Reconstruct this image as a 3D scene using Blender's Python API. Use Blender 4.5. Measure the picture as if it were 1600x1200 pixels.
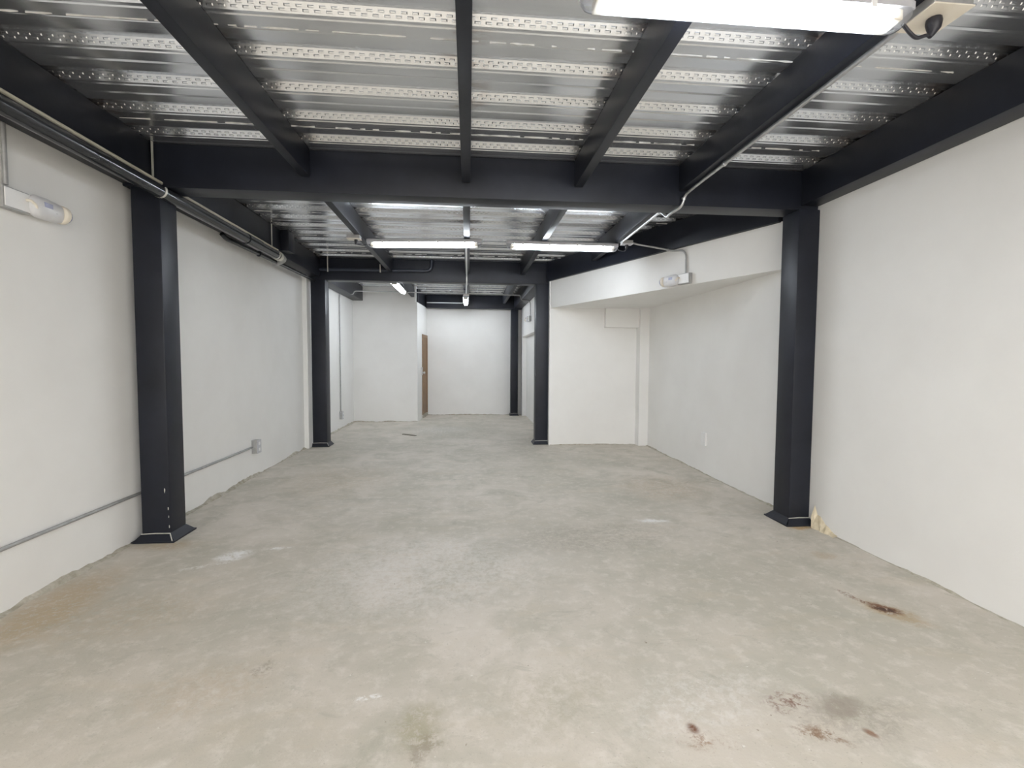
import bpy, bmesh, math, random
from mathutils import Vector, Matrix

random.seed(7)
for o in list(bpy.data.objects):
    bpy.data.objects.remove(o)
scene = bpy.context.scene
COL = scene.collection

# ------------------------------------------------------------------ camera
F_PX, YAW, PITCH, ROLL, CAM_H = 745.87, 0.09118, 0.05087, 0.00509, 1.5
cy, sy, cp, sp = math.cos(YAW), math.sin(YAW), math.cos(PITCH), math.sin(PITCH)
Fv = Vector((sy*cp, cy*cp, -sp)); Rv = Vector((cy, -sy, 0)); Uv = Rv.cross(Fv)
c_, s_ = math.cos(ROLL), math.sin(ROLL)
R2 = c_*Rv + s_*Uv; U2 = -s_*Rv + c_*Uv
cam_d = bpy.data.cameras.new('camera'); cam = bpy.data.objects.new('camera', cam_d); COL.objects.link(cam)
cam.matrix_world = Matrix(((R2.x, U2.x, -Fv.x, 0), (R2.y, U2.y, -Fv.y, 0), (R2.z, U2.z, -Fv.z, CAM_H), (0, 0, 0, 1)))
cam_d.sensor_fit = 'HORIZONTAL'; cam_d.sensor_width = 36.0; cam_d.lens = 36.0*F_PX/1600
cam_d.clip_start = 0.02; cam_d.clip_end = 200
scene.camera = cam

# ------------------------------------------------------------------ world, exposure
SKY = 5.2
LAMP = 74.0
w = bpy.data.worlds.new('world'); scene.world = w; w.use_nodes = True
bgn = w.node_tree.nodes['Background']
bgn.inputs[0].default_value = (1.0, 0.965, 0.92, 1); bgn.inputs[1].default_value = SKY
vs = scene.view_settings
vs.view_transform = 'Standard'; vs.look = 'None'; vs.gamma = 1.0; vs.use_curve_mapping = False
vs.exposure = -0.07
scene.cycles.max_bounces = 7; scene.cycles.diffuse_bounces = 5; scene.cycles.glossy_bounces = 3; scene.cycles.transparent_max_bounces = 6

# ------------------------------------------------------------------ helpers
def P(m): return m.node_tree.nodes['Principled BSDF']
def new_mat(name):
    m = bpy.data.materials.new(name); m.use_nodes = True; return m
def lk(m, a, b): m.node_tree.links.new(a, b)
def nd(m, t, **kw):
    n = m.node_tree.nodes.new(t)
    for k, v in kw.items(): setattr(n, k, v)
    return n
def noise(m, scale, detail=4, rough=0.55, vec=None, dist=0.0):
    n = nd(m, 'ShaderNodeTexNoise'); n.inputs['Scale'].default_value = scale
    n.inputs['Detail'].default_value = detail; n.inputs['Roughness'].default_value = rough
    n.inputs['Distortion'].default_value = dist
    if vec is not None: lk(m, vec, n.inputs['Vector'])
    return n
def ramp(m, fac, stops):
    r = nd(m, 'ShaderNodeValToRGB'); e = r.color_ramp.elements
    while len(e) < len(stops): e.new(0.5)
    for el, (p, c) in zip(e, stops):
        el.position = p; el.color = (c[0], c[1], c[2], 1) if not isinstance(c, (int, float)) else (c, c, c, 1)
    lk(m, fac, r.inputs[0]); return r.outputs[0]
def mix(m, fac, a, b):
    n = nd(m, 'ShaderNodeMix', data_type='RGBA')
    if isinstance(fac, (int, float)): n.inputs[0].default_value = fac
    else: lk(m, fac, n.inputs[0])
    for s, v in ((6, a), (7, b)):
        if isinstance(v, tuple): n.inputs[s].default_value = (v[0], v[1], v[2], 1)
        else: lk(m, v, n.inputs[s])
    return n.outputs[2]
def mth(m, op, a, b=0.0, clamp=False):
    n = nd(m, 'ShaderNodeMath', operation=op); n.use_clamp = clamp
    for i, v in enumerate((a, b)):
        if isinstance(v, (int, float)): n.inputs[i].default_value = v
        else: lk(m, v, n.inputs[i])
    return n.outputs[0]
def bump(m, h, strength=0.2, dist=0.01):
    b = nd(m, 'ShaderNodeBump'); b.inputs['Strength'].default_value = strength; b.inputs['Distance'].default_value = dist
    lk(m, h, b.inputs['Height']); lk(m, b.outputs[0], P(m).inputs['Normal'])
def pos(m):
    return nd(m, 'ShaderNodeNewGeometry').outputs['Position']
def scaled(m, vec, s):
    n = nd(m, 'ShaderNodeMapping'); n.inputs['Scale'].default_value = s; lk(m, vec, n.inputs['Vector']); return n.outputs[0]

def paint(name, c1, c2, rough, scale=6.0, metallic=0.0, bstr=0.08, spec=0.5):
    m = new_mat(name); g = pos(m)
    n = noise(m, scale, 5, 0.6, g)
    lk(m, ramp(m, n.outputs[0], [(0.3, c1), (0.7, c2)]), P(m).inputs['Base Color'])
    P(m).inputs['Roughness'].default_value = rough; P(m).inputs['Metallic'].default_value = metallic
    P(m).inputs['Specular IOR Level'].default_value = spec
    if bstr: bump(m, noise(m, scale*9, 4, 0.6, g).outputs[0], bstr, 0.004)
    return m

M = {}
# white wall paint over plaster: soft mottling, roller texture
def wall_paint(name, c1, c2):
    m = new_mat(name); g = pos(m)
    n = noise(m, 1.3, 4, 0.6, g); n2 = noise(m, 90, 1, 0.6, g); n3 = noise(m, 5, 3, 0.6, g)
    col = ramp(m, n.outputs[0], [(0.3, c1), (0.7, c2)])
    lk(m, col, P(m).inputs['Base Color'])
    P(m).inputs['Roughness'].default_value = 0.55
    h = mth(m, 'ADD', mth(m, 'MULTIPLY', n2.outputs[0], 0.25), n3.outputs[0]); bump(m, h, 0.12, 0.012)
    return m
M['wall'] = wall_paint('white_wall_paint', (0.78, 0.772, 0.75), (0.83, 0.825, 0.805))
M['steel'] = paint('black_steel_paint', (0.009, 0.0105, 0.016), (0.015, 0.0175, 0.027), 0.42, 3.0, 0, 0.10, 0.32)
M['pipe'] = paint('black_pipe_paint', (0.016, 0.018, 0.021), (0.028, 0.03, 0.034), 0.18, 4.0, 0, 0.03)
M['navy_pipe'] = paint('navy_pipe_paint', (0.02, 0.025, 0.04), (0.03, 0.037, 0.055), 0.35, 4.0, 0, 0.03)
M['galv'] = paint('galvanised_conduit', (0.50, 0.51, 0.52), (0.66, 0.66, 0.66), 0.38, 20, 0.85, 0.04)
M['galv_dull'] = paint('dull_galvanised_conduit', (0.36, 0.36, 0.36), (0.48, 0.48, 0.47), 0.5, 20, 0.5, 0.04)
M['beige_pipe'] = paint('beige_conduit', (0.52, 0.49, 0.40), (0.60, 0.57, 0.47), 0.5, 10, 0, 0.04)
M['white_plastic'] = paint('white_plastic', (0.78, 0.78, 0.78), (0.84, 0.84, 0.83), 0.35, 8, 0, 0.0)
M['ivory_plastic'] = paint('ivory_plastic', (0.72, 0.66, 0.56), (0.78, 0.73, 0.64), 0.45, 8, 0, 0.0)
M['grey_plastic'] = paint('grey_plastic', (0.50, 0.50, 0.53), (0.58, 0.58, 0.6), 0.4, 8, 0, 0.0)
M['lens_blue'] = paint('bluish_lens', (0.32, 0.34, 0.50), (0.42, 0.44, 0.58), 0.18, 8, 0, 0.0)
M['black_plastic'] = paint('black_plastic', (0.012, 0.012, 0.018), (0.02, 0.02, 0.028), 0.4, 8, 0, 0.0)
M['strap'] = paint('steel_strap', (0.60, 0.58, 0.52), (0.72, 0.70, 0.64), 0.45, 15, 0.3, 0.0)
M['worn_edge'] = paint('worn_steel_edge', (0.45, 0.44, 0.40), (0.62, 0.60, 0.55), 0.6, 30, 0.2, 0.1)
M['wood'] = None
m = new_mat('brown_door_wood'); g = scaled(m, pos(m), (9, 9, 0.8)); n = noise(m, 3, 6, 0.6, g, 0.6)
lk(m, ramp(m, n.outputs[0], [(0.3, (0.13, 0.065, 0.022)), (0.7, (0.22, 0.12, 0.045))]), P(m).inputs['Base Color'])
P(m).inputs['Roughness'].default_value = 0.5; M['wood'] = m

# broken mortar along the wall foot
m = new_mat('rough_mortar'); g = pos(m); n = noise(m, 14, 6, 0.7, g)
lk(m, ramp(m, n.outputs[0], [(0.3, (0.30, 0.27, 0.20)), (0.5, (0.44, 0.41, 0.34)), (0.72, (0.60, 0.57, 0.50))]), P(m).inputs['Base Color'])
P(m).inputs['Roughness'].default_value = 0.9; bump(m, noise(m, 60, 5, 0.7, g).outputs[0], 0.6, 0.01); M['mortar'] = m

# galvanised deck
m = new_mat('galvanised_deck'); g = pos(m)
n1 = noise(m, 1.0, 5, 0.6, scaled(m, g, (0.6, 9, 9))); n2 = noise(m, 130, 2, 0.5, g)
n3 = noise(m, 1.0, 6, 0.7, scaled(m, g, (2.2, 6, 6)))
col = ramp(m, n1.outputs[0], [(0.3, (0.72, 0.75, 0.80)), (0.7, (0.85, 0.87, 0.90))])
col = mix(m, mth(m, 'MULTIPLY', n2.outputs[0], 0.2), col, (0.60, 0.63, 0.66))
# rust at the welds: right beside the joists and side beams, broken up by noise
sx = nd(m, 'ShaderNodeSeparateXYZ'); lk(m, g, sx.inputs[0])
rust = None
for jx in (-1.315, -0.02, 0.937, 1.86, 2.95, -2.47):
    d = mth(m, 'ABSOLUTE', mth(m, 'SUBTRACT', sx.outputs[0], jx))
    k = mth(m, 'SUBTRACT', 1.0, mth(m, 'DIVIDE', d, 0.17), True)
    rust = k if rust is None else mth(m, 'MAXIMUM', rust, k)
rfac = mth(m, 'MULTIPLY', rust, ramp(m, n3.outputs[0], [(0.50, 0.0), (0.64, 1.0)]))
col = mix(m, mth(m, 'MULTIPLY', rfac, 0.8), col, (0.26, 0.14, 0.075))
lk(m, col, P(m).inputs['Base Color'])
P(m).inputs['Metallic'].default_value = 0.9
lk(m, ramp(m, n1.outputs[0], [(0.3, 0.16), (0.7, 0.27)]), P(m).inputs['Roughness'])
M['deck'] = m
M['seep'] = paint('cement_seepage', (0.55, 0.54, 0.50), (0.75, 0.74, 0.72), 0.7, 25, 0, 0.3)
M['plaster_scar'] = paint('raw_plaster', (0.55, 0.47, 0.32), (0.70, 0.62, 0.47), 0.85, 25, 0, 0.3)
M['dark_strip'] = paint('dark_strip', (0.10, 0.085, 0.06), (0.20, 0.18, 0.13), 0.7, 20, 0, 0.1)
M['frosted'] = paint('frosted_plastic', (0.62, 0.62, 0.64), (0.70, 0.70, 0.71), 0.3, 8, 0, 0.0)
M['slab'] = paint('slab_concrete', (0.35, 0.34, 0.32), (0.42, 0.41, 0.39), 0.9, 6, 0, 0.1)

# concrete floor with its stains
m = new_mat('concrete_floor'); g = pos(m)
na = noise(m, 0.55, 5, 0.6, g, 0.4); nb = noise(m, 2.2, 6, 0.62, g, 0.6); nc = noise(m, 11, 5, 0.7, g); nf = noise(m, 70, 2, 0.7, g)
nw = noise(m, 1.0, 5, 0.6, scaled(m, g, (1.6, 5.0, 1)), 0.5)
col = ramp(m, na.outputs[0], [(0.36, (0.480, 0.446, 0.376)), (0.5, (0.562, 0.516, 0.444)), (0.64, (0.648, 0.592, 0.522))])
col = mix(m, ramp(m, nb.outputs[0], [(0.44, 0.0), (0.64, 0.7)]), col, (0.435, 0.415, 0.345))
col = mix(m, ramp(m, nw.outputs[0], [(0.55, 0.0), (0.75, 0.35)]), col, (0.58, 0.50, 0.38))
col = mix(m, ramp(m, nc.outputs[0], [(0.5, 0.0), (0.72, 0.6)]), col, (0.71, 0.66, 0.60))
col = mix(m, ramp(m, nf.outputs[0], [(0.62, 0.0), (0.72, 0.35)]), col, (0.29, 0.27, 0.22))
ng = noise(m, 3.5, 8, 0.72, scaled(m, g, (1.0, 1.5, 1)), 1.2)
col = mix(m, ramp(m, ng.outputs[0], [(0.56, 0.0), (0.70, 0.55)]), col, (0.36, 0.345, 0.28))
nk = noise(m, 42, 3, 0.5, g); nl = noise(m, 2.6, 2, 0.5, g)
speck = mth(m, 'MULTIPLY', ramp(m, nk.outputs[0], [(0.70, 0.0), (0.74, 1.0)]), ramp(m, nl.outputs[0], [(0.5, 0.0), (0.6, 1.0)]))
col = mix(m, mth(m, 'MULTIPLY', speck, 0.7), col, (0.20, 0.15, 0.10))
nq = noise(m, 37, 3, 0.5, scaled(m, g, (1, 1.6, 1)))
col = mix(m, mth(m, 'MULTIPLY', ramp(m, nq.outputs[0], [(0.715, 0.0), (0.75, 1.0)]), 0.6), col, (0.80, 0.79, 0.75))
nr = noise(m, 26, 5, 0.8, g, 0.5)
warp = nd(m, 'ShaderNodeVectorMath', operation='ADD')
nz = noise(m, 7, 6, 0.75, g); sc = nd(m, 'ShaderNodeVectorMath', operation='SCALE'); sc.inputs['Scale'].default_value = 0.22
sub = nd(m, 'ShaderNodeVectorMath', operation='SUBTRACT'); lk(m, nz.outputs['Color'], sub.inputs[0]); sub.inputs[1].default_value = (0.5, 0.5, 0.5)
lk(m, sub.outputs[0], sc.inputs[0]); lk(m, g, warp.inputs[0]); lk(m, sc.outputs[0], warp.inputs[1])
RUST = (0.15, 0.052, 0.016); WHITE = (0.80, 0.79, 0.77); GREY = (0.285, 0.245, 0.20); OCHRE = (0.42, 0.30, 0.16); OLIVE = (0.30, 0.27, 0.15)
# x, y, half length x, half length y, angle, colour, strength, breakup threshold
STAINS = [(2.53, 2.56, .20, .09, -1.0, OCHRE, .7, .40), (2.525, 2.61, .095, .05, -1.0, RUST, 1.0, .36), (2.52, 2.60, .06, .03, -1.0, (.06, .028, .014), 1.0, .40), (2.455, 2.73, .14, .018, -1.2, RUST, .95, .46),
          (1.395, 1.925, .10, .065, .3, RUST, 1.0, .51), (0.915, 1.80, .024, .03, .2, RUST, 1.0, .30), (0.93, 1.74, .10, .06, 0, (.26, .14, .06), .8, .52),
          (1.41, 1.725, .11, .03, -.5, (.22, .11, .045), .9, .48), (1.62, 1.715, .018, .03, .5, (.20, .08, .03), .9, .3), (1.60, 1.86, .13, .075, .1, GREY, .7, .30),
          (1.63, 1.79, .30, .13, .1, GREY, .45, .47), (1.60, 1.92, .18, .02, .1, WHITE, .8, .62), (0.45, 2.0, .4, .25, 0, OLIVE, .25, .48), (0.98, 1.95, .5, .2, .2, WHITE, .3, .5),
          (-1.78, 3.75, .12, .10, .5, WHITE, 1.0, .42), (-1.88, 3.57, .20, .03, .5, WHITE, .7, .5), (-1.50, 3.86, .10, .02, .1, WHITE, .9, .45),
          (1.72, 4.25, .15, .06, -.1, WHITE, 1.0, .36), (-0.45, 2.10, .05, .018, .4, WHITE, 1.0, .45), (-0.17, 1.80, .05, .07, 0, GREY, .7, .42),
          (-0.20, 1.90, .11, .13, 0, OLIVE, .5, .42), (-0.99, 2.34, .045, .06, 0, GREY, .7, .46), (-2.48, 3.05, .22, .55, .05, OCHRE, .6, .40),
          (-2.0, 2.9, .5, .3, .2, OCHRE, .25, .45), (-1.2, 2.2, .3, .2, .2, OCHRE, .25, .45), (2.60, 3.75, .22, .02, -.3, WHITE, .7, .55),
          (2.74, 3.38, .10, .08, 0, OCHRE, .45, .40), (3.0, 3.98, .14, .05, 0, (0.50, 0.33, 0.14), .8, .36), (-2.42, 3.98, .22, .10, 0, OCHRE, .5, .40),
          (2.3, 5.4, .5, .6, 0, OCHRE, .35, .46), (-0.6, 10.2, .7, .5, 0, WHITE, .4, .48), (-0.3, 3.4, 1.0, .7, .3, WHITE, .3, .45), (1.0, 3.9, .9, .35, .1, GREY, .35, .47), (-1.6, 6.0, .7, .8, 0, OCHRE, .2, .44)]
for (x, y, rx, ry, a, c, st, th) in STAINS:
    mp = nd(m, 'ShaderNodeMapping', vector_type='TEXTURE'); mp.inputs['Location'].default_value = (x, y, 0)
    mp.inputs['Rotation'].default_value = (0, 0, a); mp.inputs['Scale'].default_value = (rx, ry, 1.0)
    small = max(rx, ry) < 0.04
    lk(m, g if small else warp.outputs[0], mp.inputs['Vector'])
    ln = nd(m, 'ShaderNodeVectorMath', operation='LENGTH'); lk(m, mp.outputs[0], ln.inputs[0])
    fall = nd(m, 'ShaderNodeMapRange', interpolation_type='SMOOTHSTEP'); lk(m, ln.outputs['Value'], fall.inputs[0])
    fall.inputs[1].default_value = 1.35; fall.inputs[2].default_value = 0.35; fall.inputs[3].default_value = 0; fall.inputs[4].default_value = 1
    br = nd(m, 'ShaderNodeMapRange', interpolation_type='SMOOTHSTEP'); lk(m, nr.outputs[0], br.inputs[0])
    br.inputs[1].default_value = th-0.06; br.inputs[2].default_value = th+0.12
    fac = mth(m, 'MULTIPLY', mth(m, 'MULTIPLY', fall.outputs[0], br.outputs[0]), st)
    col = mix(m, fac, col, c)
lk(m, col, P(m).inputs['Base Color'])
lk(m, ramp(m, nb.outputs[0], [(0.3, 0.50), (0.7, 0.72)]), P(m).inputs['Roughness'])
hh = mth(m, 'ADD', mth(m, 'MULTIPLY', nc.outputs[0], 0.8), mth(m, 'MULTIPLY', nf.outputs[0], 0.35))
bump(m, hh, 0.22, 0.008)
M['floor'] = m
M['pavement'] = paint('street_pavement', (0.34, 0.33, 0.31), (0.42, 0.41, 0.39), 0.9, 3, 0, 0.1)

def emit(name, c, s):
    m = new_mat(name); P(m).inputs['Base Color'].default_value = (0.9, 0.9, 0.9, 1)
    P(m).inputs['Emission Color'].default_value = (*c, 1); P(m).inputs['Emission Strength'].default_value = s; return m
M['tube'] = emit('fluorescent_tube', (0.90, 0.955, 1.0), LAMP)
m = new_mat('clear_diffuser'); nt = m.node_tree; nt.nodes.remove(P(m)); out = nt.nodes['Material Output']
tr = nd(m, 'ShaderNodeBsdfTransparent'); tr.inputs[0].default_value = (0.97, 0.98, 1, 1)
tl = nd(m, 'ShaderNodeBsdfTranslucent'); tl.inputs[0].default_value = (0.92, 0.94, 0.97, 1)
gl = nd(m, 'ShaderNodeBsdfGlossy'); gl.inputs['Roughness'].default_value = 0.15
fr = nd(m, 'ShaderNodeFresnel'); fr.inputs[0].default_value = 1.3
mx = nd(m, 'ShaderNodeMixShader'); mx.inputs[0].default_value = 0.12; lk(m, tr.outputs[0], mx.inputs[1]); lk(m, tl.outputs[0], mx.inputs[2])
mx2 = nd(m, 'ShaderNodeMixShader'); lk(m, fr.outputs[0], mx2.inputs[0]); lk(m, mx.outputs[0], mx2.inputs[1]); lk(m, gl.outputs[0], mx2.inputs[2])
lk(m, mx2.outputs[0], out.inputs[0]); M['diffuser'] = m

# ---- geometry helpers
def obj(name, bm, mat, parent=None, smooth=False, angle=40):
    me = bpy.data.meshes.new(name)
    bmesh.ops.recalc_face_normals(bm, faces=bm.faces)
    bm.to_mesh(me); bm.free()
    me.materials.append(M[mat] if isinstance(mat, str) else mat)
    if smooth:
        for p_ in me.polygons: p_.use_smooth = True
        me.set_sharp_from_angle(angle=math.radians(angle))
    o = bpy.data.objects.new(name, me); COL.objects.link(o)
    if parent is not None: o.parent = parent
    return o
def tag(o, label=None, cat=None, group=None, kind=None):
    if label: o['label'] = label
    if cat: o['category'] = cat
    if group: o['group'] = group
    if kind: o['kind'] = kind
    return o
def empty(name, loc, label, cat, group=None, rotz=0.0):
    e = bpy.data.objects.new(name, None); COL.objects.link(e); e.location = loc; e.rotation_euler = (0, 0, rotz)
    e.empty_display_size = 0.1
    return tag(e, label, cat, group)
def box(bm, x0, x1, y0, y1, z0, z1, bev=0.0, mat4=None):
    r = bmesh.ops.create_cube(bm, size=1.0)
    vs_ = r['verts']
    T = Matrix.Translation(((x0+x1)/2, (y0+y1)/2, (z0+z1)/2)) @ Matrix.Diagonal((x1-x0, y1-y0, z1-z0, 1))
    bmesh.ops.transform(bm, matrix=T, verts=vs_)
    if bev:
        es = list({e for v in vs_ for e in v.link_edges})
        rb = bmesh.ops.bevel(bm, geom=es, offset=bev, segments=2, affect='EDGES', profile=0.6)
        vs_ = list({v for f in rb['faces'] for v in f.verts} | {v for v in vs_ if v.is_valid})
    if mat4 is not None: bmesh.ops.transform(bm, matrix=mat4, verts=vs_)
    return vs_
def bx(*a, **k):
    bm = bmesh.new(); box(bm, *a, **k); return bm
def fillet(pts, r, seg=5):
    pts = [Vector(p) for p in pts]; out_ = [pts[0]]
    for i in range(1, len(pts)-1):
        a, b, c = pts[i-1], pts[i], pts[i+1]
        d1 = (a-b); d2 = (c-b); rr = min(r, d1.length*0.45, d2.length*0.45)
        p1 = b+d1.normalized()*rr; p2 = b+d2.normalized()*rr
        for k in range(seg+1):
            t = k/seg; out_.append((1-t)**2*p1 + 2*t*(1-t)*b + t*t*p2)
    out_.append(pts[-1]); return out_
def tube(bm, pts, rad, n=10, cap=True):
    pts = [Vector(p) for p in pts]
    rads = rad if isinstance(rad, (list, tuple)) else [rad]*len(pts)
    rings = []; ref = None
    for i, p in enumerate(pts):
        t = (pts[min(i+1, len(pts)-1)] - pts[max(i-1, 0)]).normalized()
        if ref is None:
            ref = Vector((0, 0, 1)) if abs(t.z) < 0.9 else Vector((1, 0, 0))
        a = (ref - t*ref.dot(t)).normalized(); b = t.cross(a); ref = a
        rings.append([bm.verts.new(p + (a*math.cos(2*math.pi*k/n) + b*math.sin(2*math.pi*k/n))*rads[i]) for k in range(n)])
    for r0, r1 in zip(rings, rings[1:]):
        for k in range(n): bm.faces.new((r0[k], r0[(k+1) % n], r1[(k+1) % n], r1[k]))
    if cap: bm.faces.new(rings[0][::-1]); bm.faces.new(rings[-1])
    return rings
def tb(pts, rad, n=10, fr_=0.0):
    bm = bmesh.new(); tube(bm, fillet(pts, fr_) if fr_ else pts, rad, n); return bm
def prism(bm, prof, axis, a0, a1):
    """extrude a closed profile (list of 2-tuples) along an axis: 'x' -> (y,z), 'y' -> (x,z), 'z' -> (x,y)"""
    def mk(p, a): return {'x': (a, p[0], p[1]), 'y': (p[0], a, p[1]), 'z': (p[0], p[1], a)}[axis]
    v0 = [bm.verts.new(mk(p, a0)) for p in prof]; v1 = [bm.verts.new(mk(p, a1)) for p in prof]
    k = len(prof)
    for i in range(k): bm.faces.new((v0[i], v0[(i+1) % k], v1[(i+1) % k], v1[i]))
    bm.faces.new(v0[::-1]); bm.faces.new(v1)

# ------------------------------------------------------------------ the room
XL, XR, XB = -2.716, 3.13, 1.425          # left wall, right wall, right wall of the far bay
Y0, YB = -1.5, 12.95                      # open shop front behind the viewer, far wall
ZD = 3.19                                 # underside of the deck
ZT = 3.228                                # top of the flutes
YN = 8.25                                 # wall closing the bay under the bulkhead
YP, XP = 11.6, -1.215                     # partition front face and side face

def structure(o, label, cat): return tag(o, label, cat, kind='structure')
fl = obj('floor', bx(XL-0.15, XR+0.15, Y0, YB+0.15, -0.12, 0.0), 'floor'); structure(fl, 'bare stained concrete floor', 'floor')
pv = obj('floor_outside', bx(-14, 14, -16, Y0, -0.14, -0.02), 'pavement'); structure(pv, 'grey pavement outside the open shop front', 'pavement')
wl = obj('wall_left', bx(XL-0.15, XL, Y0, YB+0.15, 0, ZT), 'wall'); structure(wl, 'long white painted wall carrying the emergency light and low conduit', 'wall')
pil = obj('plaster_pier', bx(XL-0.01, -2.645, 8.17, 8.345, 0, 2.9, bev=0.01), 'wall', wl)
wr = obj('wall_right', bx(XR, XR+0.15, Y0, YN, 0, ZT), 'wall'); structure(wr, 'long white painted wall behind the near right steel column', 'wall')
wb = obj('wall_back', bx(XP-0.2, XB+0.15, YB, YB+0.15, 0, ZT), 'wall'); structure(wb, 'plain white wall closing the far end of the room', 'wall')
bm = bmesh.new(); box(bm, XB-0.02, XR+0.15, YN, YN+0.15, 0, ZT)
wn = obj('wall_niche', bm, 'wall'); structure(wn, 'white wall with boxed lintel and pier facing the room beneath the slanted bulkhead', 'wall')
obj('pier', bx(2.965, XR+0.01, 8.07, YN+0.01, 0, 2.42, bev=0.006), 'wall', wn)
obj('boxed_lintel', bx(2.375, 2.975, 8.15, YN+0.01, 2.07, 2.42, bev=0.006), 'wall', wn)
# far right wall with a walled-up door recess
bm = bmesh.new()
box(bm, XB, XB+0.15, 12.62, YB, 0, ZT); box(bm, XB, XB+0.15, YN+0.15, 12.62, 2.11, ZT); box(bm, XB+0.11, XB+0.15, YN+0.15, 12.62, 0, 2.11)
wf = obj('wall_far_right', bm, 'wall'); structure(wf, 'white wall of the far bay with a shallow walled-up opening', 'wall')
# partition room at the far left
XQ = -1.10                                # the side wall runs slightly askew to here at the far wall
SL = math.hypot(XQ-XP, YB-YP); SA = -math.atan2(XQ-XP, YB-YP)
SM = Matrix.Translation((XP, YP, 0)) @ Matrix.Rotation(SA, 4, 'Z')
bm = bmesh.new(); box(bm, XL, XP-.03, YP, YP+0.12, 0, ZT)
box(bm, -.12, 0, 0, .60, 0, 2.86, mat4=SM); box(bm, -.12, 0, .60, SL, 2.13, 2.86, mat4=SM); box(bm, -.12, 0, 1.32, SL, 0, 2.13, mat4=SM)
wp = obj('wall_partition', bm, 'wall'); structure(wp, 'white partition wall of the small corner room beside the brown door', 'wall')
# slanted bulkhead and its soffit
A = Vector((1.42, 8.25)); B = Vector((3.13, 4.34))
bm = bmesh.new(); prism(bm, [(A.x, A.y), (B.x, B.y), (B.x, B.y+0.16), (A.x+0.07, A.y)], 'z', 2.40, 2.868)
bh = obj('wall_bulkhead', bm, 'wall'); structure(bh, 'white slanted bulkhead hanging below the diagonal black beam', 'wall')
bm = bmesh.new(); prism(bm, [(A.x+0.05, A.y), (B.x, B.y+0.12), (B.x, YN)], 'z', 2.402, 2.46)
so = obj('ceiling_soffit', bm, 'wall'); structure(so, 'flat white triangular soffit behind the slanted bulkhead', 'ceiling')

# slab + deck sheets, every sheet three flutes wide
cs = obj('ceiling', bx(XL-0.15, XR+0.15, Y0, YB+0.15, ZT+0.002, ZT+0.12), 'slab'); structure(cs, 'corrugated galvanised steel deck ceiling with embossed ribs', 'ceiling')
PITCH_F, YW = 0.352, 2.52
def sheet_mesh(x0, x1):
    bm = bmesh.new()
    prof = []
    for k in range(3):
        b = k*PITCH_F
        # (flange second half, up-web, crest, down-web, flange first half)
        for (dy, z) in ((0.0, ZD), (0.012, ZD+0.004), (0.024, ZD), (0.108, ZD), (0.130, ZT), (0.206, ZT), (0.240, ZD), (0.254, ZD), (0.260, ZD+0.005), (0.270, ZD+0.005), (0.276, ZD)):
            prof.append((b+dy, z))
    prof.append((3*PITCH_F+0.012, ZD-0.0015))
    n = 8
    cols = [[bm.verts.new((x0+(x1-x0)*i/n, y, z)) for (y, z) in prof] for i in range(n+1)]
    for c0, c1 in zip(cols, cols[1:]):
        for j in range(len(prof)-1): bm.faces.new((c0[j], c0[j+1], c1[j+1], c1[j]))
    me = bpy.data.meshes.new('deck_sheet'); bm.to_mesh(me); bm.free(); me.materials.append(M['deck']); return me
def dimple_mesh(x0, x1):
    verts, faces = [], []
    for k in range(3):
        ya, za, yb_, zb = k*PITCH_F+0.206, ZT, k*PITCH_F+0.240, ZD     # the web that faces the room
        L = math.hypot(yb_-ya, zb-za); ty, tz = (yb_-ya)/L, (zb-za)/L; ny, nz_ = tz, -ty
        if ny > 0: ny, nz_ = -ny, -nz_
        for row, frac in enumerate((0.33, 0.70)):
            x = x0+0.03+row*0.028
            while x < x1-0.04:
                cyy, czz = ya+ty*L*frac, za+tz*L*frac
                i0 = len(verts)
                for (dx, dt, h) in ((0, -.006, 0), (.032, -.006, 0), (.032, .006, 0), (0, .006, 0), (.005, -.0025, .0024), (.027, -.0025, .0024), (.027, .003, .0024), (.005, .003, .0024)):
                    verts.append((x+dx, cyy+ty*dt+ny*h, czz+tz*dt+nz_*h))
                for f in ((4, 5, 6, 7), (0, 1, 5, 4), (1, 2, 6, 5), (2, 3, 7, 6), (3, 0, 4, 7)): faces.append(tuple(i0+q for q in f))
                x += 0.056
    me = bpy.data.meshes.new('embossment'); me.from_pydata(verts, [], faces); me.materials.append(M['deck']); return me
def lip_mesh(x0, x1, seed):
    rnd = random.Random(seed); bm = bmesh.new(); x = x0+0.02; prev = None
    while x < x1:
        wdt = 0.006+0.012*rnd.random()*(1 if rnd.random() < .6 else .2); dr = 0.002+0.006*rnd.random()
        ring = [bm.verts.new((x, y, z)) for (y, z) in ((-wdt*0.5, ZD+0.001), (0, ZD-dr), (wdt, ZD+0.001))]
        if prev and rnd.random() < 0.72:
            for a, b in ((0, 1), (1, 2)): bm.faces.new((prev[a], prev[b], ring[b], ring[a]))
        prev = ring; x += 0.02+0.05*rnd.random()
    me = bpy.data.meshes.new('seam_seepage'); bm.to_mesh(me); bm.free(); me.materials.append(M['seep']); return me
wide, narrow = (sheet_mesh(XL, XR), dimple_mesh(XL, XR)), (sheet_mesh(XL, XB), dimple_mesh(XL, XB))
ys = YW+0.112 - 4*3*PITCH_F
k = 0
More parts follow.
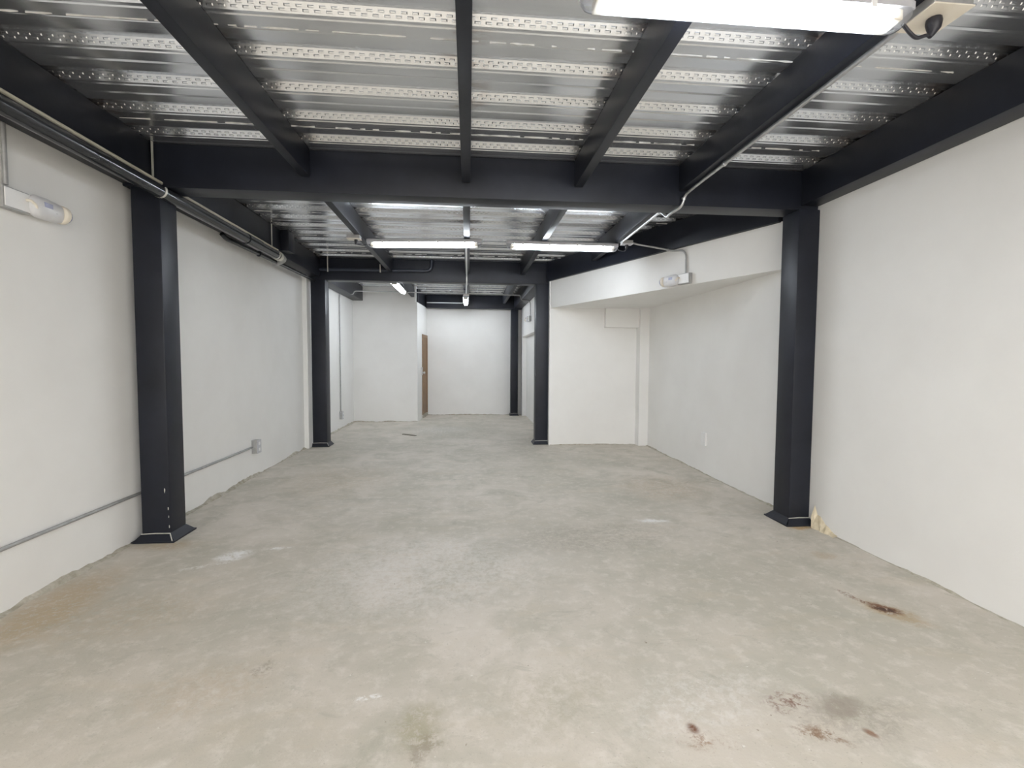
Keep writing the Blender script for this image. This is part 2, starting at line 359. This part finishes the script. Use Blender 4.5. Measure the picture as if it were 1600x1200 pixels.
while ys < YB:
    if ys > Y0-0.9:
        nar = ys > YN
        d, e = narrow if nar else wide
        o = bpy.data.objects.new('deck_sheet', d); COL.objects.link(o); o.parent = cs; o.location = (0, ys, 0)
        e_ = bpy.data.objects.new('embossment', e); COL.objects.link(e_); e_.parent = o; e_['kind'] = 'stuff'
        s = bpy.data.objects.new('seam_seepage', lip_mesh(XL+0.25, (XB if nar else XR)-0.3, 50+k)); COL.objects.link(s); s.parent = o
        k += 1
    ys += 3*PITCH_F

# ragged mortar left along the foot of the walls
def mortar(name, pts, inward, seed, label, hmax=0.035, wmax=0.03):
    rnd = random.Random(seed); bm = bmesh.new(); prev = None
    a, b = Vector(pts[0]), Vector(pts[1]); n = int((b-a).length/0.045); nv = Vector(inward)
    hw, hh_ = 0.4, 0.4
    for i in range(n+1):
        p = a.lerp(b, i/n)
        hw = min(1, max(.08, hw+rnd.uniform(-.35, .35))); hh_ = min(1, max(.1, hh_+rnd.uniform(-.35, .35)))
        w_, h_ = wmax*hw, hmax*hh_
        ring = [bm.verts.new(q) for q in (p-nv*.004+Vector((0, 0, h_)), p+nv*w_*.45+Vector((0, 0, h_*.75)), p+nv*w_+Vector((0, 0, h_*.25)), p+nv*(w_+.006)+Vector((0, 0, -.002)))]
        if prev:
            for q in range(3): bm.faces.new((prev[q], prev[q+1], ring[q+1], ring[q]))
        prev = ring
    o = obj(name, bm, 'mortar'); return structure(o, label, 'mortar')
mortar('baseboard_left', [(XL, 1.0, 0), (XL, YP, 0)], (1, 0, 0), 3, 'ragged mortar line along the foot of the left wall', 0.04, 0.045)
mortar('baseboard_right', [(XR, 1.0, 0), (XR, YN-.18, 0)], (-1, 0, 0), 4, 'thin ragged mortar line along the foot of the right wall', 0.02, 0.022)
mortar('baseboard_partition', [(XL, YP, 0), (XP, YP, 0)], (0, -1, 0), 5, 'ragged mortar line along the foot of the partition wall', 0.03, 0.03)
mortar('baseboard_niche', [(XB, YN, 0), (2.96, YN, 0)], (0, -1, 0), 6, 'ragged mortar line along the foot of the bulkhead bay wall', 0.02, 0.02)
mortar('baseboard_back', [(XQ, YB, 0), (XB, YB, 0)], (0, -1, 0), 8, 'ragged mortar line along the foot of the far wall', 0.03, 0.03)

# brown door in the side of the partition room
d0 = empty('door_1', (XP, YP, 0.0), 'narrow brown wooden door in the side of the white partition room', 'door', None, SA); d0['kind'] = 'structure'
bm = bmesh.new(); box(bm, -.12, .02, .60, .67, 0.09, 2.13, .004); box(bm, -.12, .02, 1.25, 1.32, 0.09, 2.13, .004); box(bm, -.12, .02, .67, 1.25, 2.06, 2.13, .004)
obj('door_frame', bm, 'wood', d0)
obj('door_leaf', bx(-.03, .008, .67, 1.25, 0.10, 2.06, .003), 'wood', d0)
obj('threshold', bx(-.12, .02, .60, 1.32, 0.0, 0.09, .006), 'mortar', d0)
lock = obj('lock_plate', bx(.0, .018, .47, .60, 1.10, 1.30, .004), 'galv', d0)
obj('door_knob', tb([(.018, .54, 1.16), (.04, .54, 1.16), (.055, .54, 1.16), (.085, .54, 1.16)], [.012, .012, .032, .026], 12), 'galv', lock, True)

# ------------------------------------------------------------------ steel frame
def column(x0, x1, y0, y1, ztop, label, flare=0.055):
    cx, cyy = (x0+x1)/2, (y0+y1)/2
    e = empty('steel_column', (cx, cyy, 0), label, 'column', 'black steel columns')
    hx, hy = (x1-x0)/2, (y1-y0)/2
    obj('shaft', bx(-hx, hx, -hy, hy, 0.012, ztop, bev=0.012), 'steel', e, True)
    obj('base_plate', bx(-hx-flare, hx+flare, -hy-flare, hy+flare, 0.0, 0.014, bev=0.003), 'steel', e)
    # sloped weld skirt: one wedge per open side, its worn upper edge is pale
    for (ax, s) in (('y', -1), ('x', -1 if cx > 0 else 1)):
        bm = bmesh.new(); h, f = 0.05, flare*0.92
        if ax == 'y':
            pr = [(-hx-f*.8, s*(hy+f), .014), (hx+f*.8, s*(hy+f), .014), (hx, s*hy, h+.014), (-hx, s*hy, h+.014), (-hx, s*hy, .014), (hx, s*hy, .014)]
        else:
            pr = [(s*(hx+f), -hy-f*.8, .014), (s*(hx+f), hy+f*.8, .014), (s*hx, hy, h+.014), (s*hx, -hy, h+.014), (s*hx, -hy, .014), (s*hx, hy, .014)]
        v = [bm.verts.new(q) for q in pr]
        for fc in ((0, 1, 2, 3), (0, 3, 4), (1, 5, 2), (0, 4, 5, 1)): bm.faces.new([v[i] for i in fc])
        g_ = obj('gusset', bm, 'steel', e)
        if ax == 'y':
            pts = [(-hx-.004, s*(hy+.006), h+.012), (0.0, s*(hy+.006), h+.016), (hx, s*(hy+.006), h+.014), (hx+f*.8, s*(hy+f), .018)]
            obj('worn_edge', tb(pts, .0045, 6), 'worn_edge', g_)
    return e
column(-2.655, -2.435, 4.09, 4.31, 2.85, 'black steel column standing against the left wall nearest the viewer, paint chipped low down')
column(2.925, 3.125, 4.06, 4.29, 2.85, 'black steel column standing against the right wall nearest the viewer')
column(-2.64, -2.40, 8.35, 8.57, 2.83, 'black steel column standing against the left wall farther back', .04)
column(1.18, 1.415, 8.35, 8.57, 2.83, 'black steel column at the left end of the white bulkhead bay', .04)
column(1.13, 1.32, 12.70, 12.92, 2.84, 'slim black steel column standing in front of the far white wall', .03)
# paint chips on the near left column
chips = [c for c in COL.objects if c.name == 'steel_column'][0]
for (dx, z, r) in ((0.075, 0.42, .011), (0.098, 0.27, .008), (0.103, .12, .007), (0.10, .20, .005)):
    bm = bmesh.new(); v = [bm.verts.new((dx+r*.5*math.cos(a)*random.uniform(.6, 1.2), -0.1115, z+r*2*math.sin(a)*random.uniform(.6, 1.2))) for a in [i*math.pi/4 for i in range(8)]]
    bm.faces.new(v); r2 = bmesh.ops.extrude_face_region(bm, geom=bm.faces[:]); bmesh.ops.translate(bm, vec=(0, .003, 0), verts=[q for q in r2['geom'] if isinstance(q, bmesh.types.BMVert)])
    obj('paint_chip', bm, 'worn_edge', chips)

def beam(x0, x1, y0, y1, z0, z1, label, name='steel_beam', group='black steel beams', cat='beam', bev=.008):
    o = obj(name, bx(x0, x1, y0, y1, z0, z1, bev=bev), 'steel', None, True); return tag(o, label, cat, group)
ZB = 2.85
beam(XL+.005, XR-.005, 4.09, 4.315, ZB, ZD-.002, 'nearest black cross beam spanning between the two near columns')
beam(XL+.005, 1.425, 8.35, 8.575, 2.825, ZD-.002, 'middle black cross beam behind the two side-by-side lit lamps')
beam(XQ+.005, XB-.005, 12.70, 12.90, 2.84, ZD-.002, 'farthest black cross beam above the far white wall')
beam(XL+.003, -2.475, Y0+.02, 4.088, 2.87, ZD-.002, 'black edge beam above the left wall, nearest bay, behind the black pipe')
beam(XL+.003, -2.475, 4.317, 8.348, 2.87, ZD-.002, 'black edge beam above the left wall between the two left columns')
beam(XL+.003, -2.475, 8.577, YP-.005, 2.87, ZD-.002, 'short black edge beam above the left wall reaching the white partition')
beam(2.955, XR-.003, Y0+.02, 4.088, 2.885, ZD-.002, 'black edge beam above the right wall, nearest bay')
beam(1.20, XB-.003, 8.577, 12.698, 2.86, ZD-.002, 'black edge beam above the far right wall')
pbm = bmesh.new(); box(pbm, -.12, -.004, .125, SL-.02, 2.862, ZD-.002, .006, SM)
tag(obj('steel_beam', pbm, 'steel', None, True), 'black beam on top of the partition wall over the brown door', 'beam', 'black steel beams')
# diagonal beam above the bulkhead
dv = (B-A).normalized(); nv = Vector((-dv.y, dv.x)); nv = nv if nv.x < 0 else -nv     # towards the room
bm = bmesh.new(); a1 = A+nv*0.045-dv*0.06; b1 = B+nv*0.045-dv*0.18
prism(bm, [tuple(a1), tuple(b1), tuple(b1-nv*.20), tuple(a1-nv*.20)], 'z', 2.86, ZD-.002)
bmesh.ops.bevel(bm, geom=bm.edges[:], offset=.008, segments=2, affect='EDGES', profile=.6)
tag(obj('steel_beam', bm, 'steel', None, True), 'black diagonal beam running above the slanted white bulkhead', 'beam', 'black steel beams')
# joists
ZJ = 2.972
JX = {'left': (-1.352, -1.280), 'centre': (-0.056, 0.016), 'inner right': (0.900, 0.972), 'outer right': (1.822, 1.894)}
WH = {'left': 'first ceiling joist from the left wall', 'centre': 'second ceiling joist from the left wall, seen straight on', 'inner right': 'third ceiling joist from the left wall', 'outer right': 'fourth ceiling joist from the left wall'}
for key, (a, b) in JX.items():
    beam(a, b, Y0+.02, 4.088, ZJ, ZD-.002, 'black ' + WH[key] + ', nearest bay', 'ceiling_joist', 'joists of the nearest bay', 'joist', .005)
for key, (a, b) in JX.items():
    ye = 7.05 if key == 'outer right' else 8.348
    beam(a, b, 4.317, ye, ZJ, ZD-.002, 'black ' + WH[key] + ', middle bay', 'ceiling_joist', 'joists of the middle bay', 'joist', .005)
for key in ('left', 'centre', 'inner right'):
    a, b = JX[key]
    beam(a, b, 8.577, YP-.005 if key == 'left' else 12.698, ZJ, ZD-.002, 'black ' + WH[key] + ', far bay', 'ceiling_joist', 'joists of the far bay', 'joist', .005)
tag(obj('beam_bracket', bx(-2.474, -2.365, 6.64, 6.85, 2.925, ZD-.002, bev=.006), 'steel', None, True), 'black box bracket on the left edge beam beside the pipe end', 'bracket')

# ------------------------------------------------------------------ lamps
def lamp(p0, p1, label, plug_end=1):
    """twin-tube sealed batten: tray on top, clear cover below, two tubes, end sockets, clips"""
    p0, p1 = Vector(p0), Vector(p1); L = (p1-p0).length; c = (p0+p1)/2
    e = empty('batten_light', (c.x, c.y, c.z), label, 'light fixture', 'twin tube batten lights', math.atan2(p1.y-p0.y, p1.x-p0.x))
    h = L/2; W = .062
    def loft(bm, secs):
        rings = [[bm.verts.new((x, y*s+0, z0+(z)*sz)) for (y, z) in pr] for (x, s, sz, z0, pr) in secs]
        k_ = len(rings[0])
        for r0, r1 in zip(rings, rings[1:]):
            for i in range(k_): bm.faces.new((r0[i], r0[(i+1) % k_], r1[(i+1) % k_], r1[i]))
        bm.faces.new(rings[0][::-1]); bm.faces.new(rings[-1])
    tray = [(-W, 0), (-W, .030), (-W*.7, .045), (W*.7, .045), (W, .030), (W, 0)]
    bm = bmesh.new(); loft(bm, [(-h, .82, 1, 0, tray), (-h+.03, 1, 1, 0, tray), (h-.03, 1, 1, 0, tray), (h, .82, 1, 0, tray)])
    obj('housing', bm, 'grey_plastic', e, True)
    # cover: open-topped trough with rounded section
    sec = [(-W*.98, 0)] + [(-W*.98*math.cos(a), -.018-.040*math.sin(a)) for a in [i*math.pi/12 for i in range(0, 13)]] + [(W*.98, 0)]
    bm = bmesh.new()
    rings = [[bm.verts.new((x, y*s, z*sz)) for (y, z) in sec] for (x, s, sz) in ((-h+.004, .74, .55), (-h+.022, .94, .9), (-h+.045, 1, 1), (h-.045, 1, 1), (h-.022, .94, .9), (h-.004, .74, .55))]
    for r0, r1 in zip(rings, rings[1:]):
        for i in range(len(sec)-1): bm.faces.new((r0[i], r0[i+1], r1[i+1], r1[i]))
    bm.faces.new(rings[0]); bm.faces.new(rings[-1][::-1])
    obj('cover', bm, 'diffuser', e, True)
    for s in (-1, 1):
        obj('fluorescent_tube', tb([(-h+.095, s*.029, -.022), (h-.095, s*.029, -.022)], .0155, 12), 'tube', e, True)
        k_ = obj('end_socket', bx(s*(h-.095) if s < 0 else h-.095, (s*(h-.05)) if s > 0 else -h+.05, -.05, .05, -.044, -.002, bev=.006) if s > 0 else bx(-h+.05, -h+.095, -.05, .05, -.044, -.002, bev=.006), 'ivory_plastic', e)
    for f in (-.72, -.25, .25, .72):
        for s in (-1, 1):
            obj('clip', bx(f*h-.012, f*h+.012, s*W-.004, s*W+.004, -.014, .016, bev=.002), 'white_plastic', e)
    return e
LA = lamp((-1.235, 6.09, 2.925), (0.160, 5.94, 2.925), 'lit white batten light, left of the side-by-side pair in the middle bay')
LB = lamp((0.470, 5.975, 2.925), (1.875, 5.98, 2.925), 'lit white batten light, right of the side-by-side pair in the middle bay')
LF = lamp((0.440, 1.90, 2.925), (1.800, 1.90, 2.925), 'large lit white batten light at the top edge, nearest the viewer')
LC = lamp((-1.375, 9.05, 2.925), (-1.375, 10.45, 2.925), 'lit white batten light under the first joist, beside the white partition')
LD = lamp((-0.065, 11.05, 2.925), (-0.065, 12.45, 2.925), 'lit white batten light under the straight-on joist, farthest from the viewer')

def junction(c, label, sx_=.055, sy_=.055, sz_=.02, mat='ivory_plastic'):
    e = empty('junction_box', c, label, 'junction box', 'ceiling junction boxes')
    obj('box_body', bx(-sx_, sx_, -sy_, sy_, -sz_, sz_, bev=.004), 'galv_dull', e)
    obj('cover_plate', bx(-sx_-.004, sx_+.004, -sy_-.004, sy_+.004, -sz_-.006, -sz_, bev=.002), mat, e)
    return e
junction((1.935, 1.90, 2.952), 'ivory ceiling junction box with black plug beside the nearest lamp', .085, .085)
junction((-1.36, 5.93, 2.951), 'ivory junction box under the first joist at the left end of the lamp pair', .075, .055)
junction((1.945, 5.82, 2.951), 'junction box under the fourth joist at the right end of the lamp pair', .065, .05, mat='grey_plastic')
junction((-0.05, 10.72, 2.951), 'small junction box at the near end of the farthest lamp', .06, .05)
def plug_cord(pts, plug_at, label, s=1.0):
    x, y, z = plug_at
    e = empty('power_cord', plug_at, label, 'power cord')
    bm = bmesh.new(); tube(bm, [(0, 0, 0), (0, 0, -.012*s), (0, 0, -.026*s), (-.006*s, 0, -.045*s), (-.012*s, 0, -.055*s)], [.020*s, .022*s, .019*s, .010*s, .006*s], 12)
    obj('plug', bm, 'black_plastic', e, True)
    q = fillet([(-.012*s, 0, -.05*s)] + [(a-x, b-y, c-z) for a, b, c in pts], .03, 4)
    obj('cord', tb(q, .0055*s, 8), 'black_plastic', e, True)
plug_cord([(1.905, 1.905, 2.865), (1.87, 1.91, 2.852), (1.835, 1.905, 2.868), (1.795, 1.90, 2.90)], (1.93, 1.895, 2.926), 'black plug and short looped cord at the nearest lamp', 1.35)
plug_cord([(-1.31, 5.97, 2.875), (-1.28, 6.03, 2.88), (-1.246, 6.088, 2.905)], (-1.34, 5.94, 2.925), 'short black plug lead at the left end of the lamp pair', 1.0)
plug_cord([(1.945, 5.87, 2.86), (1.91, 5.93, 2.87), (1.872, 5.975, 2.905)], (1.95, 5.835, 2.925), 'short black plug lead at the right end of the lamp pair', 1.0)

# ------------------------------------------------------------------ conduits and pipes
def conduit(pts, rad, label, mat='galv', fr_=.06, clips=(), name='conduit', cat='conduit', n=10):
    pts = [Vector(p) for p in pts]; o0 = pts[0].copy()
    e = empty(name, o0, label, cat)
    obj('tube', tb([p-o0 for p in pts], rad, n, fr_), mat, e, True)
    for c, ax in clips:
        c = Vector(c)-o0; d = Vector(ax)
        obj('clip', tb([c-d*.009, c+d*.009], rad*1.45, 10), mat, e, True)
    return e
conduit([(1.885, 1.99, 2.955), (1.885, 3.85, 2.955), (1.868, 4.055, 2.935), (1.845, 4.07, 2.835), (1.80, 4.22, 2.815), (1.835, 4.36, 2.828), (1.80, 4.42, 2.90), (1.885, 5.76, 2.955)], .0125,
        'galvanised conduit along the fourth joist kinking under the nearest cross beam', 'galv', .09, [((1.885, 3.45, 2.955), (0, 1, 0)), ((1.858, 4.062, 2.90), (0, 0.3, -1))])
# to the bulkhead light
def on_bulk(t, z, off=.0):       # t: metres along the bulkhead from A
    p = A+dv*t+nv*off; return Vector((p.x, p.y, z))
tb_box = (Vector((2.60, 5.555))-A).dot(dv)
conduit([(2.005, 5.82, 2.952), (2.10, 5.84, 2.935), on_bulk(tb_box-.33, 2.890, .064), on_bulk(tb_box-.20, 2.842, .03), on_bulk(tb_box, 2.815, .016), on_bulk(tb_box, 2.545, .016)], .011,
        'thin galvanised conduit curving down the white bulkhead to its emergency light', 'galv_dull', .10, [(on_bulk(tb_box-.26, 2.862, .045), (0.4, -1, -.35))])
conduit([(-0.03, 6.05, 2.955), (-0.03, 8.20, 2.955), (-0.03, 8.335, 2.93), (-0.03, 8.335, 2.81), (-0.03, 8.59, 2.81), (-0.03, 8.62, 2.955), (-0.05, 10.67, 2.955)], .013,
        'white conduit along the straight-on joist dipping under the middle cross beam', 'white_plastic', .06)
conduit([(XL+.016, 10.40, .375), (XL+.016, 10.40, 2.83), (XL+.05, 10.42, 2.95), (-2.45, 10.52, 2.86), (-2.44, 10.60, 2.955), (-0.115, 10.72, 2.957)], .012,
        'galvanised conduit climbing the far left wall and crossing to the farthest lamp', 'galv_dull', .06)
conduit([(0.01, 10.72, 2.957), (1.18, 10.85, 2.957), (1.19, 10.86, 2.85), (1.36, 10.88, 2.845), (XB-.016, 10.90, 2.80), (XB-.016, 10.90, 2.515)], .012,
        'galvanised conduit crossing from the farthest lamp to the far right wall', 'galv_dull', .05)
conduit([(XQ+.02, 12.675, 2.975), (-0.10, 12.675, 2.975), (-0.10, 12.66, 2.955), (-0.08, 12.50, 2.95)], .013,
        'pale conduit on the farthest cross beam left of the farthest lamp', 'white_plastic', .03)
conduit([(XL+.016, Y0+.1, .384), (XL+.016, 6.205, .384)], .0125,
        'long low horizontal conduit on the left wall passing behind the near column', 'galv_dull', .0)
conduit([(XL+.016, 3.11, 2.862), (XL+.016, 3.11, 2.51)], .0125,
        'short vertical conduit dropping to the emergency light on the left wall', 'galv_dull', .0)
conduit([(-2.42, Y0+.1, 2.890), (-2.42, 6.40, 2.876)], .013,
        'thin beige conduit running on top of the black pipe below the left beam', 'beige_pipe', .0)
# black drain pipe
e = empty('drain_pipe', (-2.415, Y0+.1, 2.80), 'thick black drain pipe hung below the left edge beam with steel straps', 'pipe')
o0 = Vector(e.location)
def rel(*p): return Vector(p)-o0
obj('pipe_run', tb([rel(-2.415, Y0+.1, 2.815), rel(-2.415, 6.42, 2.805)], .052, 20), 'pipe', e, True)
obj('coupling', tb([rel(-2.415, 5.52, 2.806), rel(-2.415, 5.86, 2.806)], .059, 20), 'pipe', e, True)
obj('end_ring', tb([rel(-2.415, 6.38, 2.805), rel(-2.415, 6.45, 2.805)], .058, 20), 'strap', e, True)
obj('elbow', tb(fillet([rel(-2.415, 6.45, 2.805), rel(-2.415, 6.58, 2.805), rel(-2.52, 6.74, 2.80), rel(-2.62, 6.80, 2.80)], .07), .044, 16), 'galv_dull', e, True)
def strap(y, ztop, zc):
    bm = bmesh.new(); W_ = .011
    pr = [(-2.462, ztop), (-2.462, zc+.06)] + [(-2.415+.056*math.cos(a), zc+.056*math.sin(a)) for a in [math.pi*.8+i*math.pi*1.35/14 for i in range(15)]]
    pr = [(-2.40, ztop+.004)] + pr if False else pr
    prev = None
    for (x, z) in pr:
        r_ = [bm.verts.new(rel(x, y-W_, z)), bm.verts.new(rel(x, y+W_, z))]
        if prev: bm.faces.new((prev[0], prev[1], r_[1], r_[0]))
        prev = r_
    o = obj('strap', bm, 'strap', e); md = o.modifiers.new('solid', 'SOLIDIFY'); md.thickness = .004; return o
strap(4.055, ZD-.002, 2.812); strap(6.33, ZD-.002, 2.806)
# second short black pipe tucked behind it near the wall
conduit([(-2.60, 5.38, 2.815), (-2.585, 5.44, 2.78), (-2.57, 5.55, 2.775), (-2.56, 6.90, 2.79), (-2.56, 8.30, 2.80)], .024,
        'slim black pipe between the drain pipe and the left wall, open bent end', 'pipe', .05, [((-2.565, 6.2, 2.783), (0, 1, 0))], 'thin_pipe', 'pipe', 12)
# navy pipe across the middle beam
e2 = conduit([(-2.47, 8.30, 2.985), (-0.635, 8.30, 3.0), (-0.62, 8.30, ZD-.005)], .028,
             'dark pipe along the front of the middle cross beam turning up to the deck', 'navy_pipe', .09, (), 'branch_pipe', 'pipe', 14)
for (x, z0, z1) in ((-2.33, 2.945, ZD-.004), (-1.475, 2.95, 3.09)):
    hb = obj('hanger', tb([(x+2.47, -.035, z0-2.985), (x+2.47, -.035, z0-2.985+.06), (x+2.465, -.018, z1-2.985)], .010, 6), 'strap', e2)

# ------------------------------------------------------------------ emergency lights, outlets
def emergency(loc, rotz, label, flip=1):
    """local frame: +y out of the wall, x along the wall (lamp towards +x*flip), z up"""
    e = empty('emergency_light', loc, label, 'emergency light', 'plug-in emergency lights', rotz)
    f = flip
    def bb(xa, xb, *r, **k): return bx(min(xa*f, xb*f), max(xa*f, xb*f), *r, **k)
    bk = obj('back_box', bb(-.085, .085, 0, .05, -.062, .062, bev=.003), 'galv_dull', e)
    pl = obj('face_plate', bb(-.078, .082, .05, .058, -.053, .055, bev=.003), 'white_plastic', bk)
    # lamp body: rounded capsule lofted along the wall
    bm = bmesh.new(); rings = []
    for (x, ry, rz) in ((.070, .018, .034), (.085, .030, .056), (.115, .036, .068), (.18, .038, .070), (.255, .035, .062), (.285, .033, .057)):
        rings.append([bm.verts.new((x*f, .058+ry*(math.cos(a)), rz*math.copysign(abs(math.sin(a))**.8, math.sin(a)))) for a in [i*2*math.pi/20 for i in range(20)]])
    for r0, r1 in zip(rings, rings[1:]):
        for i in range(20): bm.faces.new((r0[i], r0[(i+1) % 20], r1[(i+1) % 20], r1[i]))
    bm.faces.new(rings[0][::-1]); bm.faces.new(rings[-1])
    body = obj('lamp_body', bm, 'frosted', e, True, 50)
    obj('end_ring', tb([(.283*f, .058, 0), (.290*f, .058, 0), (.312*f, .058, 0), (.318*f, .058, 0)], [.052, .059, .058, .050], 20), 'ivory_plastic', body, True, 50)
    obj('lens', tb([(.316*f, .058, 0), (.334*f, .058, 0), (.346*f, .058, 0), (.352*f, .058, 0)], [.047, .045, .036, .018], 20), 'lens_blue', body, True, 50)
    obj('lens_window', bb(.135, .195, .090, .0965, .004, .034, bev=.003), 'lens_blue', body)
    obj('indicator', tb([(.225*f, .088, -.012), (.225*f, .0955, -.012)], .006, 10), 'grey_plastic', body)
    bm = bmesh.new(); tube(bm, fillet([(.055*f, .058, .018), (.058*f, .082, .018), (.085*f, .086, -.002), (.092*f, .082, -.02)], .015, 4), .008, 8)
    obj('plug', bm, 'ivory_plastic', body, True)
    return e
emergency((XL, 3.135, 2.43), -math.pi/2, 'white emergency light plugged into a box high on the left wall', -1)
pb = on_bulk(tb_box, 2.47, .001)
ang = math.atan2(nv.y, nv.x)-math.pi/2
emergency((pb.x, pb.y, 2.475), ang, 'white emergency light plugged into a box on the slanted bulkhead', 1 if (Matrix.Rotation(ang, 2) @ Vector((1, 0))).dot(-dv) > 0 else -1)
emergency((XB, 10.90, 2.44), math.pi/2, 'white emergency light high on the far right wall, half hidden by a column', 1)

def outlet(loc, rotz, label, depth, mat='galv_dull', s=1.0, hor=False):
    e = empty('wall_outlet', loc, label, 'outlet', 'wall outlets', rotz)
    a, b = (.058, .042) if hor else (.042, .062)
    a *= s; b *= s
    bd = obj('outlet_box', bx(-a, a, 0, depth, -b, b, bev=.003), mat, e)
    pl = obj('face_plate', bx(-a-.002, a+.002, depth, depth+.006, -b-.002, b+.002, bev=.002), 'white_plastic' if mat != 'galv_dull' else 'grey_plastic', e)
    for sgn in (-1, 1):
        c = (sgn*.026*s, 0) if hor else (0, sgn*.028*s)
        k_ = obj('socket', bx(c[0]-.017*s, c[0]+.017*s, depth+.005, depth+.0095, c[1]-.014*s, c[1]+.014*s, bev=.002), 'white_plastic', pl)
    return e
outlet((XL, 6.285, .385), -math.pi/2, 'grey metal outlet box ending the low conduit on the left wall', .065, 'galv_dull', 1.35)
outlet((XR, 6.04, .460), math.pi/2, 'white flush outlet plate low on the wall below the bulkhead', .022, 'white_plastic', 1.35)
outlet((XL, 10.40, .30), -math.pi/2, 'small grey outlet box low on the far left wall below a vertical conduit', .055, 'galv_dull', 1.3)

# ------------------------------------------------------------------ loose bits
bm = bmesh.new(); pts = [(-1.30, 9.62, .012), (-1.20, 9.55, .010), (-1.12, 9.49, .013), (-1.03, 9.43, .009)]
prev = None
for (x, y, z) in pts:
    r_ = [bm.verts.new((x+dx, y+dy, zz)) for (dx, dy, zz) in ((-.016, -.024, 0.0), (.016, .024, 0.0), (.016, .024, z), (-.016, -.024, z))]
    if prev:
        for i in range(4): bm.faces.new((prev[i], prev[(i+1) % 4], r_[(i+1) % 4], r_[i]))
    else: bm.faces.new(r_)
    prev = r_
bm.faces.new(prev[::-1])
tag(obj('wood_strip', bm, 'dark_strip'), 'thin dark strip lying on the floor in front of the partition', 'strip')
# spalled plaster where the wall meets the near right column
bm = bmesh.new(); rnd = random.Random(2); prev = None
for i in range(9):
    t = i/8; y = 4.0-.28*t; hgt = (.17*(1-t)**1.6+.015)*rnd.uniform(.8, 1.1)
    r_ = [bm.verts.new(q) for q in ((XR+.002, y, hgt), (XR-.014-.02*rnd.random(), y, hgt*.5), (XR-.03-.035*rnd.random(), y, -.002))]
    if prev:
        for k_ in range(2): bm.faces.new((prev[k_], prev[k_+1], r_[k_+1], r_[k_]))
    prev = r_
o = obj('trim_1', bm, 'plaster_scar'); structure(o, 'broken pale plaster at the wall foot beside the near right column', 'plaster')
